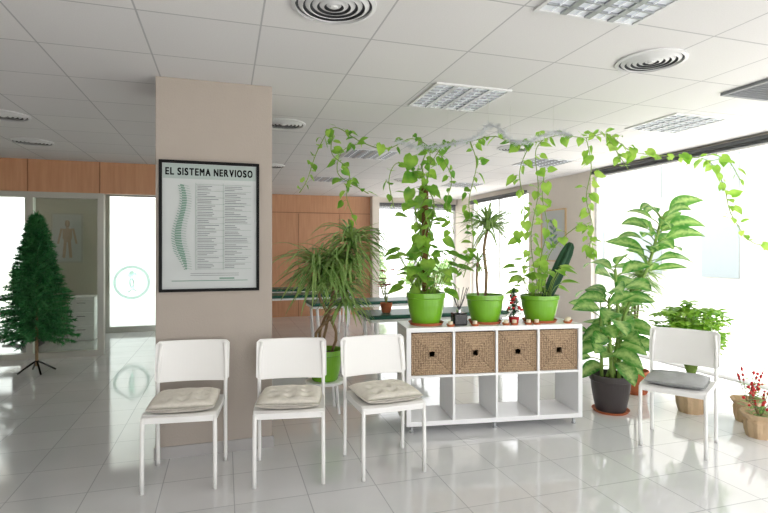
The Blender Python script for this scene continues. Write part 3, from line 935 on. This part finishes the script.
# --- tinsel garland
random.seed(2)
gp = [S(.10, 4.0, 2.27), S(.3, 4.0, 2.22), S(.5, 4.0, 2.24), S(.72, 4.02, 2.30), S(.82, 4.02, 2.40), S(.92, 4.02, 2.36), S(1.0, 4.05, 2.29), S(1.15, 4.05, 2.28), S(1.35, 4.08, 2.36), S(1.5, 4.1, 2.34)]
O = gp[0]
gl = thing('tinsel_garland', 'silver tinsel garland strung below the ceiling among vines', 'garland', O)
pts = smooth_path(rel(gp, O), 0.010)
m = MB(); m.tube(pts, 0.003, 5)
for p in pts:
    for k in range(12):
        d = rdir(-1, 1).normalized()*R(.025, .06)
        s_ = d.orthogonal().normalized()
        s_ = (Matrix.Rotation(R(0, 6.28), 3, d) @ s_)*0.0018
        m.add([p-s_, p+s_, p+d+s_*.5, p+d-s_*.5], [(0, 1, 2, 3)])
m.obj('tinsel', M_tinsel, gl)
m = MB()
for i in (2, 4, 6, 8):
    q = gp[i]-O; m.tube([q, (q.x, q.y, CEIL-O.z)], 0.0012, 4)
m.obj('hanging_string', M_string, gl)['kind'] = 'stuff'

# --- floor dracaena on a low stool behind the chairs
random.seed(31)
PX, PY = 0.84, 4.46
st = thing('plant_stool', 'low white stool carrying a potted dracaena', 'stool', (PX, PY, 0))
MB().lathe([(.0001, .255), (.165, .255), (.17, .265), (.165, .28), (.0001, .28)], 32).obj('seat', M_white, st)
for k in range(4):
    a = k*math.pi/2+.78
    MB().tube([(math.cos(a)*.15, math.sin(a)*.15, 0), (math.cos(a)*.12, math.sin(a)*.12, .257)], .012, 8).obj('leg', M_white, st)
PD = Vector((PX, PY, 0.28))
ed = thing('floor_dracaena', 'tall dracaena with curved canes behind the chairs', 'potted plant', PD)
zt = pot(ed, 0.16, 0.27, M_lime, saucer=False)
m2, s2 = MB(), MB()
heads = [(S(-.56, 4.3, 1.28), 0.48, 1), (S(-.27, 4.3, 1.48), .46, 1), (S(-.40, 4.35, 1.30), .42, 1), (S(-.34, 4.45, 1.10), .36, 0)]
for k, (hp, L, big) in enumerate(heads):
    q = hp-PD
    b0 = Vector((0.05*math.cos(k*1.3), .05*math.sin(k*1.3), zt-.02))
    s2.tube(smooth_path([b0, b0+Vector((0.05*(-1)**k, 0, .2)), Vector((q.x*.7, q.y*.6, q.z*.75)), q], .06), .013, 8)
    rosette(m2, q, 90 if big else 45, L, .026, dr=(.8, 2.2))
    rosette(m2, q-Vector((0, 0, .12)), 34, L*.95, .024, up=0.4, dr=(.8, 2.2))
m2.obj('foliage', M_drac, ed, smooth=True); s2.obj('stem', M_bark, ed, smooth=True)

# --- dieffenbachia
random.seed(41)
PF = S(2.0, 4.52, 0)
ef = thing('floor_dieffenbachia', 'large dieffenbachia with cream veined leaves in dark pot', 'potted plant', PF)
zt = pot(ef, 0.175, 0.32, M_potdk)
m2, s2 = MB(), MB()
def cane(path, r0, lsize, every, mb, start=0.25, W=0.48):
    pts = smooth_path(path, .02); n = len(pts)
    s2.tube(pts, [r0*(1-.35*i/n) for i in range(n)], 8)
    acc = 0; a = R(0, 6)
    for i in range(n):
        if i/n < start: continue
        if i > 0: acc += (pts[i]-pts[i-1]).length
        if acc > every or i == n-1:
            acc = 0; a += 2.4+R(-.4, .4)
            f = (i/n)
            el = 0.1+0.8*f**2+R(-.2, .2)
            dd = Vector((math.cos(a), math.sin(a), el)).normalized()
            pe = pts[i]+dd*R(.06, .12)
            s2.tube([pts[i], pts[i]+dd*.04+Vector((0, 0, .01)), pe], .005, 6)
            L = R(*lsize)
            nrm = Vector((-.25, -.7, 1)) + rdir(-.2, .2)*.3
            mb.leaf(pe, dd, nrm, L, L*R(W, W+.1), lance, droop=R(.6, 1.6), fold=.12, segs=8)
cane([(0, -.02, zt-.05), (-.04, -.04, .6), (-.06, -.05, 1.0)], .018, (.25, .36), .036, m2)
cane([(.04, .02, zt-.05), (.08, 0, .7), (.05, 0, 1.25)], .018, (.24, .34), .04, m2)
cane([(-.05, .05, zt-.05), (-.10, 0, .6), (-.12, -.02, .9)], .016, (.23, .32), .04, m2)
cane([(.0, .07, zt-.05), (.08, .05, .45), (.10, .02, .68)], .016, (.22, .32), .04, m2)
m3 = MB()
tp = S(2.50, 4.6, 1.72)-PF
cane([(.06, -.03, zt-.05), (.14, 0, .8), (tp.x*.7, tp.y*.7, 1.25), (tp.x, tp.y, tp.z)], .018, (.24, .33), .02, m3, start=.64, W=.44)
m2.obj('foliage', M_dief, ef, smooth=True); m3.obj('foliage', M_rub, ef, smooth=True); s2.obj('stem', M_stem, ef, smooth=True)

# --- thin dracaena behind it
random.seed(51)
PG = S(2.5, 5.1, 0)
eg = thing('floor_dracaena', 'slim dracaena in a terracotta pot near the window', 'potted plant', PG)
zt = pot(eg, 0.13, 0.22, M_terra)
m2, s2 = MB(), MB()
for hp in ((0.0, 0, 0.95), (.12, .05, 1.15), (-.1, .05, .75)):
    s2.tube(smooth_path([(0, 0, zt-.02), (hp[0]*.5, hp[1], .5*hp[2]), hp], .1), .011, 8)
    rosette(m2, hp, 70, .34, .026)
m2.obj('foliage', M_drac, eg, smooth=True); s2.obj('stem', M_bark, eg, smooth=True)

# --- bushy small-leaf plant in wrapped pot
def wrapped(e, r, h):
    MB().lathe([(0.0001, 0), (r*.75, 0), (r*.85, h*.3), (r*.9, h*.7), (r*.85, h*.8), (r*1.15, h*1.08), (r*1.1, h*1.08), (r*.8, h*.8), (0.0001, h*.78)], 36,
               wob=lambda a, j: 0.05*math.sin(a*9)+0.03*math.sin(a*5+j)).obj('wrapped_pot', M_kraft, e)
random.seed(61)
PH_ = S(2.70, 4.5, 0)
eh = thing('bushy_potted_plant', 'bushy bright green plant in a paper wrapped pot', 'potted plant', PH_)
wrapped(eh, .13, .2)
m2, s2 = MB(), MB()
for k in range(160):
    a = R(0, 6.28); rr2 = R(0, 1)**.55*.28
    tip = Vector((math.cos(a)*rr2, math.sin(a)*rr2, R(.68, .98)-rr2*.4))
    s2.tube(smooth_path([(0, 0, .14), (tip.x*.25, tip.y*.25, .45), tip], .1), .0025, 4)
    for j in range(7):
        b_ = 6.28*j/7+R(-.3, .3)
        m2.leaf(tip, (math.cos(b_), math.sin(b_), R(-.2, .5)), (0, -.4, 1), R(.06, .10), .04, lance, droop=.7, segs=4)
m2.obj('foliage', M_aral, eh, smooth=True); s2.obj('stem', M_stem, eh, smooth=True)

# --- red berry arrangement
random.seed(71)
def berry(loc, hgt, label):
    e = thing('red_berry_plant', label, 'potted plant', loc)
    wrapped(e, .11, .17)
    s2, m2, m4 = MB(), MB(), MB()
    for k in range(9):
        a = R(0, 6.28); rr2 = R(.04, .14)
        tip = Vector((math.cos(a)*rr2, math.sin(a)*rr2, R(.6, 1)*hgt))
        s2.tube(smooth_path([(0, 0, .13), (tip.x*.4, tip.y*.4, hgt*.5), tip], .06), .003, 5)
        for j in range(4):
            f = R(.55, 1); q = Vector((tip.x*f, tip.y*f, .13+(tip.z-.13)*f))
            m4.sphere(q, R(.009, .013), 6)
        for j in range(4):
            f = R(.4, .9); q = Vector((tip.x*f*.8, tip.y*f*.8, tip.z*f))
            m2.leaf(q, rdir(-.2, .5), (0, 0, 1), R(.06, .1), .03, lance, segs=4)
    s2.obj('stem', M_bark, e); m2.obj('foliage', M_dief, e, smooth=True)
    bo = m4.obj('berries', M_red, e, smooth=True); bo['kind'] = 'stuff'
berry(S(2.86, 3.90, 0), .46, 'red berry twigs in a paper wrapped pot on the floor')
berry(S(3.02, 4.25, 0), .5, 'red berry twigs in a wrapped pot beside the window')

def massage_table(loc, rz, L, W, label):
    e = thing('massage_table', label, 'massage table', loc, rz, 'padded treatment tables')
    MB().box((0, 0, .685), (L, W, .045)).obj('padded_top', M_vinyl, e, bevel=.018)
    f = MB(); f.box((0, -W/2+.03, .645), (L-.04, .03, .03)); f.box((0, W/2-.03, .645), (L-.04, .03, .03)); f.box((-L/2+.03, 0, .645), (.03, W-.09, .03)); f.box((L/2-.03, 0, .645), (.03, W-.09, .03))
    f.obj('frame', M_white, e)
    for sx in (-1, 1):
        for sy in (-1, 1):
            MB().tube([(sx*(L/2-.12), sy*(W/2-.05), 0), (sx*(L/2-.08), sy*(W/2-.05), .632)], .02, 10).obj('leg', M_white, e)
    return e
mt = massage_table((2.34, 5.6, 0), RC(0), 1.7, .58, 'dark green padded treatment table with white legs')
dup(mt, (1.95, 7.1, 0), RC(1)); dup(mt, (1.15, 8.4, 0), RC(2)); dup(mt, (1.5, 9.7, 0), RC(0))
random.seed(81)
er = thing('red_flower_pot', 'small red flowering plant standing on a treatment table', 'potted plant', (1.76, 5.58, .7075))
pot(er, .07, .11, M_terra, saucer=False)
m2, s2, m4 = MB(), MB(), MB()
for k in range(11):
    a = R(0, 6.28); tip = Vector((math.cos(a)*.08, math.sin(a)*.08, R(.2, .5)))
    s2.tube([(0, 0, .09), tip], .003, 5)
    for j in range(6):
        b_ = j*1.05+R(-.2, .2); m4.leaf(tip, (math.cos(b_), math.sin(b_), .3), (0, 0, 1), .08, .05, lance, segs=4)
        if j < 3: m2.leaf(tip*.7, (math.cos(b_), math.sin(b_), .1), (0, 0, 1), .1, .04, lance, segs=4)
s2.obj('stem', M_stem, er); m2.obj('foliage', M_dief, er, smooth=True); m4.obj('flowers', M_red, er, smooth=True)

rd = thing('reed_diffuser', 'square black glass reed diffuser with thin sticks', 'diffuser', CL(.45, .10, CT), CA)
MB().box((0, 0, .05), (.115, .10, .10)).obj('jar', M_blackgl, rd, bevel=.012)
MB().lathe([(.0001, .10), (.022, .10), (.022, .125), (.0001, .125)], 16).obj('collar', M_steel, rd)
for k in range(7):
    a = k*.9; MB().tube([(0, 0, .11), (math.cos(a)*.08, math.sin(a)*.05, .30)], .0030, 5).obj('reed', M_desk, rd)
random.seed(91)
xt = thing('tabletop_tree', 'tiny green christmas tree with red ornaments on shelf unit', 'christmas tree', CL(.935, .15, CT))
MB().lathe([(.0001, 0), (.035, 0), (.045, .05), (.0001, .05)], 20).obj('pot', M_red, xt)
MB().tube([(0, 0, .04), (0, 0, .27)], .006, 8).obj('trunk', M_bark, xt)
m2, m4 = MB(), MB()
for i in range(520):
    z = R(.06, .29); rr2 = .09*(1-(z-.06)/.24)+.01; a = R(0, 6.28)
    m2.leaf((0, 0, z), (math.cos(a), math.sin(a), .1), (0, 0, 1), rr2*R(.8, 1.2), .016, strap, segs=3, droop=.5)
for i in range(18):
    z = R(.08, .24); rr2 = .085*(1-(z-.07)/.22); a = R(0, 6.28)
    m4.sphere((math.cos(a)*rr2, math.sin(a)*rr2, z), .011, 6)
m2.obj('foliage', M_needle, xt); m4.obj('ornaments', M_red, xt, smooth=True)['kind'] = 'stuff'
cd = thing('candle_dish', 'small terracotta dish with a cream candle on the shelf', 'candle', CL(.56, .036, CT), 0, 'small candle dishes')
MB().lathe([(.0001, 0), (.025, 0), (.034, .018), (.03, .018), (.022, .006), (.0001, .006)], 20).obj('dish', M_terra, cd)
MB().lathe([(.0001, .006), (.018, .006), (.018, .04), (.0001, .038)], 16).obj('candle', M_wax, cd)
for lx, ly in ((.82, .036), (.89, .036), (1.01, .036), (1.08, .036), (1.36, .06), (1.41, .13), (.36, .036)):
    dup(cd, CL(lx, ly, CT), 0)

# ------------------------------------------------------------------ christmas tree
random.seed(101)
ct = thing('christmas_tree', 'green artificial christmas tree on a small metal stand', 'christmas tree', (-2.08, 6.85, 0))
MB().tube([(0, 0, .08), (0, 0, 1.78)], .016, 10).obj('trunk', M_bark, ct)
for k in range(4):
    a = k*math.pi/2+.5
    MB().tube(smooth_path([(0, 0, .14), (math.cos(a)*.08, math.sin(a)*.08, .09), (math.cos(a)*.19, math.sin(a)*.19, .012)], .05), .011, 8).obj('leg', M_blackgl, ct)
m = MB()
NB = 380
for i in range(NB):
    f = (i/NB)**0.9
    z = .36+1.42*f
    rad = .40*(1-f)**.95+.045
    a = i*2.399+R(-.25, .25)
    L = rad*R(.8, 1.08)
    up = .3+.8*f
    pts = [Vector((math.cos(a)*L*t, math.sin(a)*L*t, z+L*(up*t-.35*t*t))) for t in (0, .25, .5, .75, 1)]
    m.tube(pts, .004, 4)
    nn = int(30+L*230)
    for j in range(nn):
        t = R(.12, 1.0); k = min(3, int(t*4)); q = pts[k].lerp(pts[k+1], t*4-k)
        tt = (pts[k+1]-pts[k]).normalized()
        d = (rdir(-1, 1).normalized()+tt*.9).normalized()*R(.04, .065)
        s_ = d.orthogonal().normalized()*.006
        m.add([q-s_, q+s_, q+d], [(0, 1, 2)])
for j in range(120):
    q = Vector((0, 0, R(1.7, 1.84))); d = rdir(.4, 2.2).normalized()*R(.04, .07); s_ = d.orthogonal().normalized()*.004
    m.add([q-s_, q+s_, q+d], [(0, 1, 2)])
m.obj('foliage', M_needle, ct)

# ------------------------------------------------------------------ light & camera
wd = bpy.data.worlds.new('World'); bpy.context.scene.world = wd; wd.use_nodes = True
bg = wd.node_tree.nodes['Background']
bg.inputs['Color'].default_value = (0.975, 0.985, 1.0, 1); bg.inputs['Strength'].default_value = 2.3
sl = bpy.data.lights.new('sun', 'SUN'); sl.energy = 7.0; sl.angle = RC(12); sl.color = (1.0, 0.96, 0.9)
so = bpy.data.objects.new('sun', sl); bpy.context.scene.collection.objects.link(so)
so.rotation_euler = Vector((-0.42, -0.12, -1.0)).to_track_quat('-Z', 'Y').to_euler()

cam_d = bpy.data.cameras.new('camera'); cam_d.sensor_width = 36; cam_d.lens = 24.0
cam_d.shift_y = -6.5/768
cam = bpy.data.objects.new('camera', cam_d); bpy.context.scene.collection.objects.link(cam)
cam.location = (0, 0, EYE); cam.rotation_euler = (math.pi/2, 0, -TH)
bpy.context.scene.camera = cam
vs_ = bpy.context.scene.view_settings
vs_.view_transform = 'Standard'; vs_.exposure = 0.5
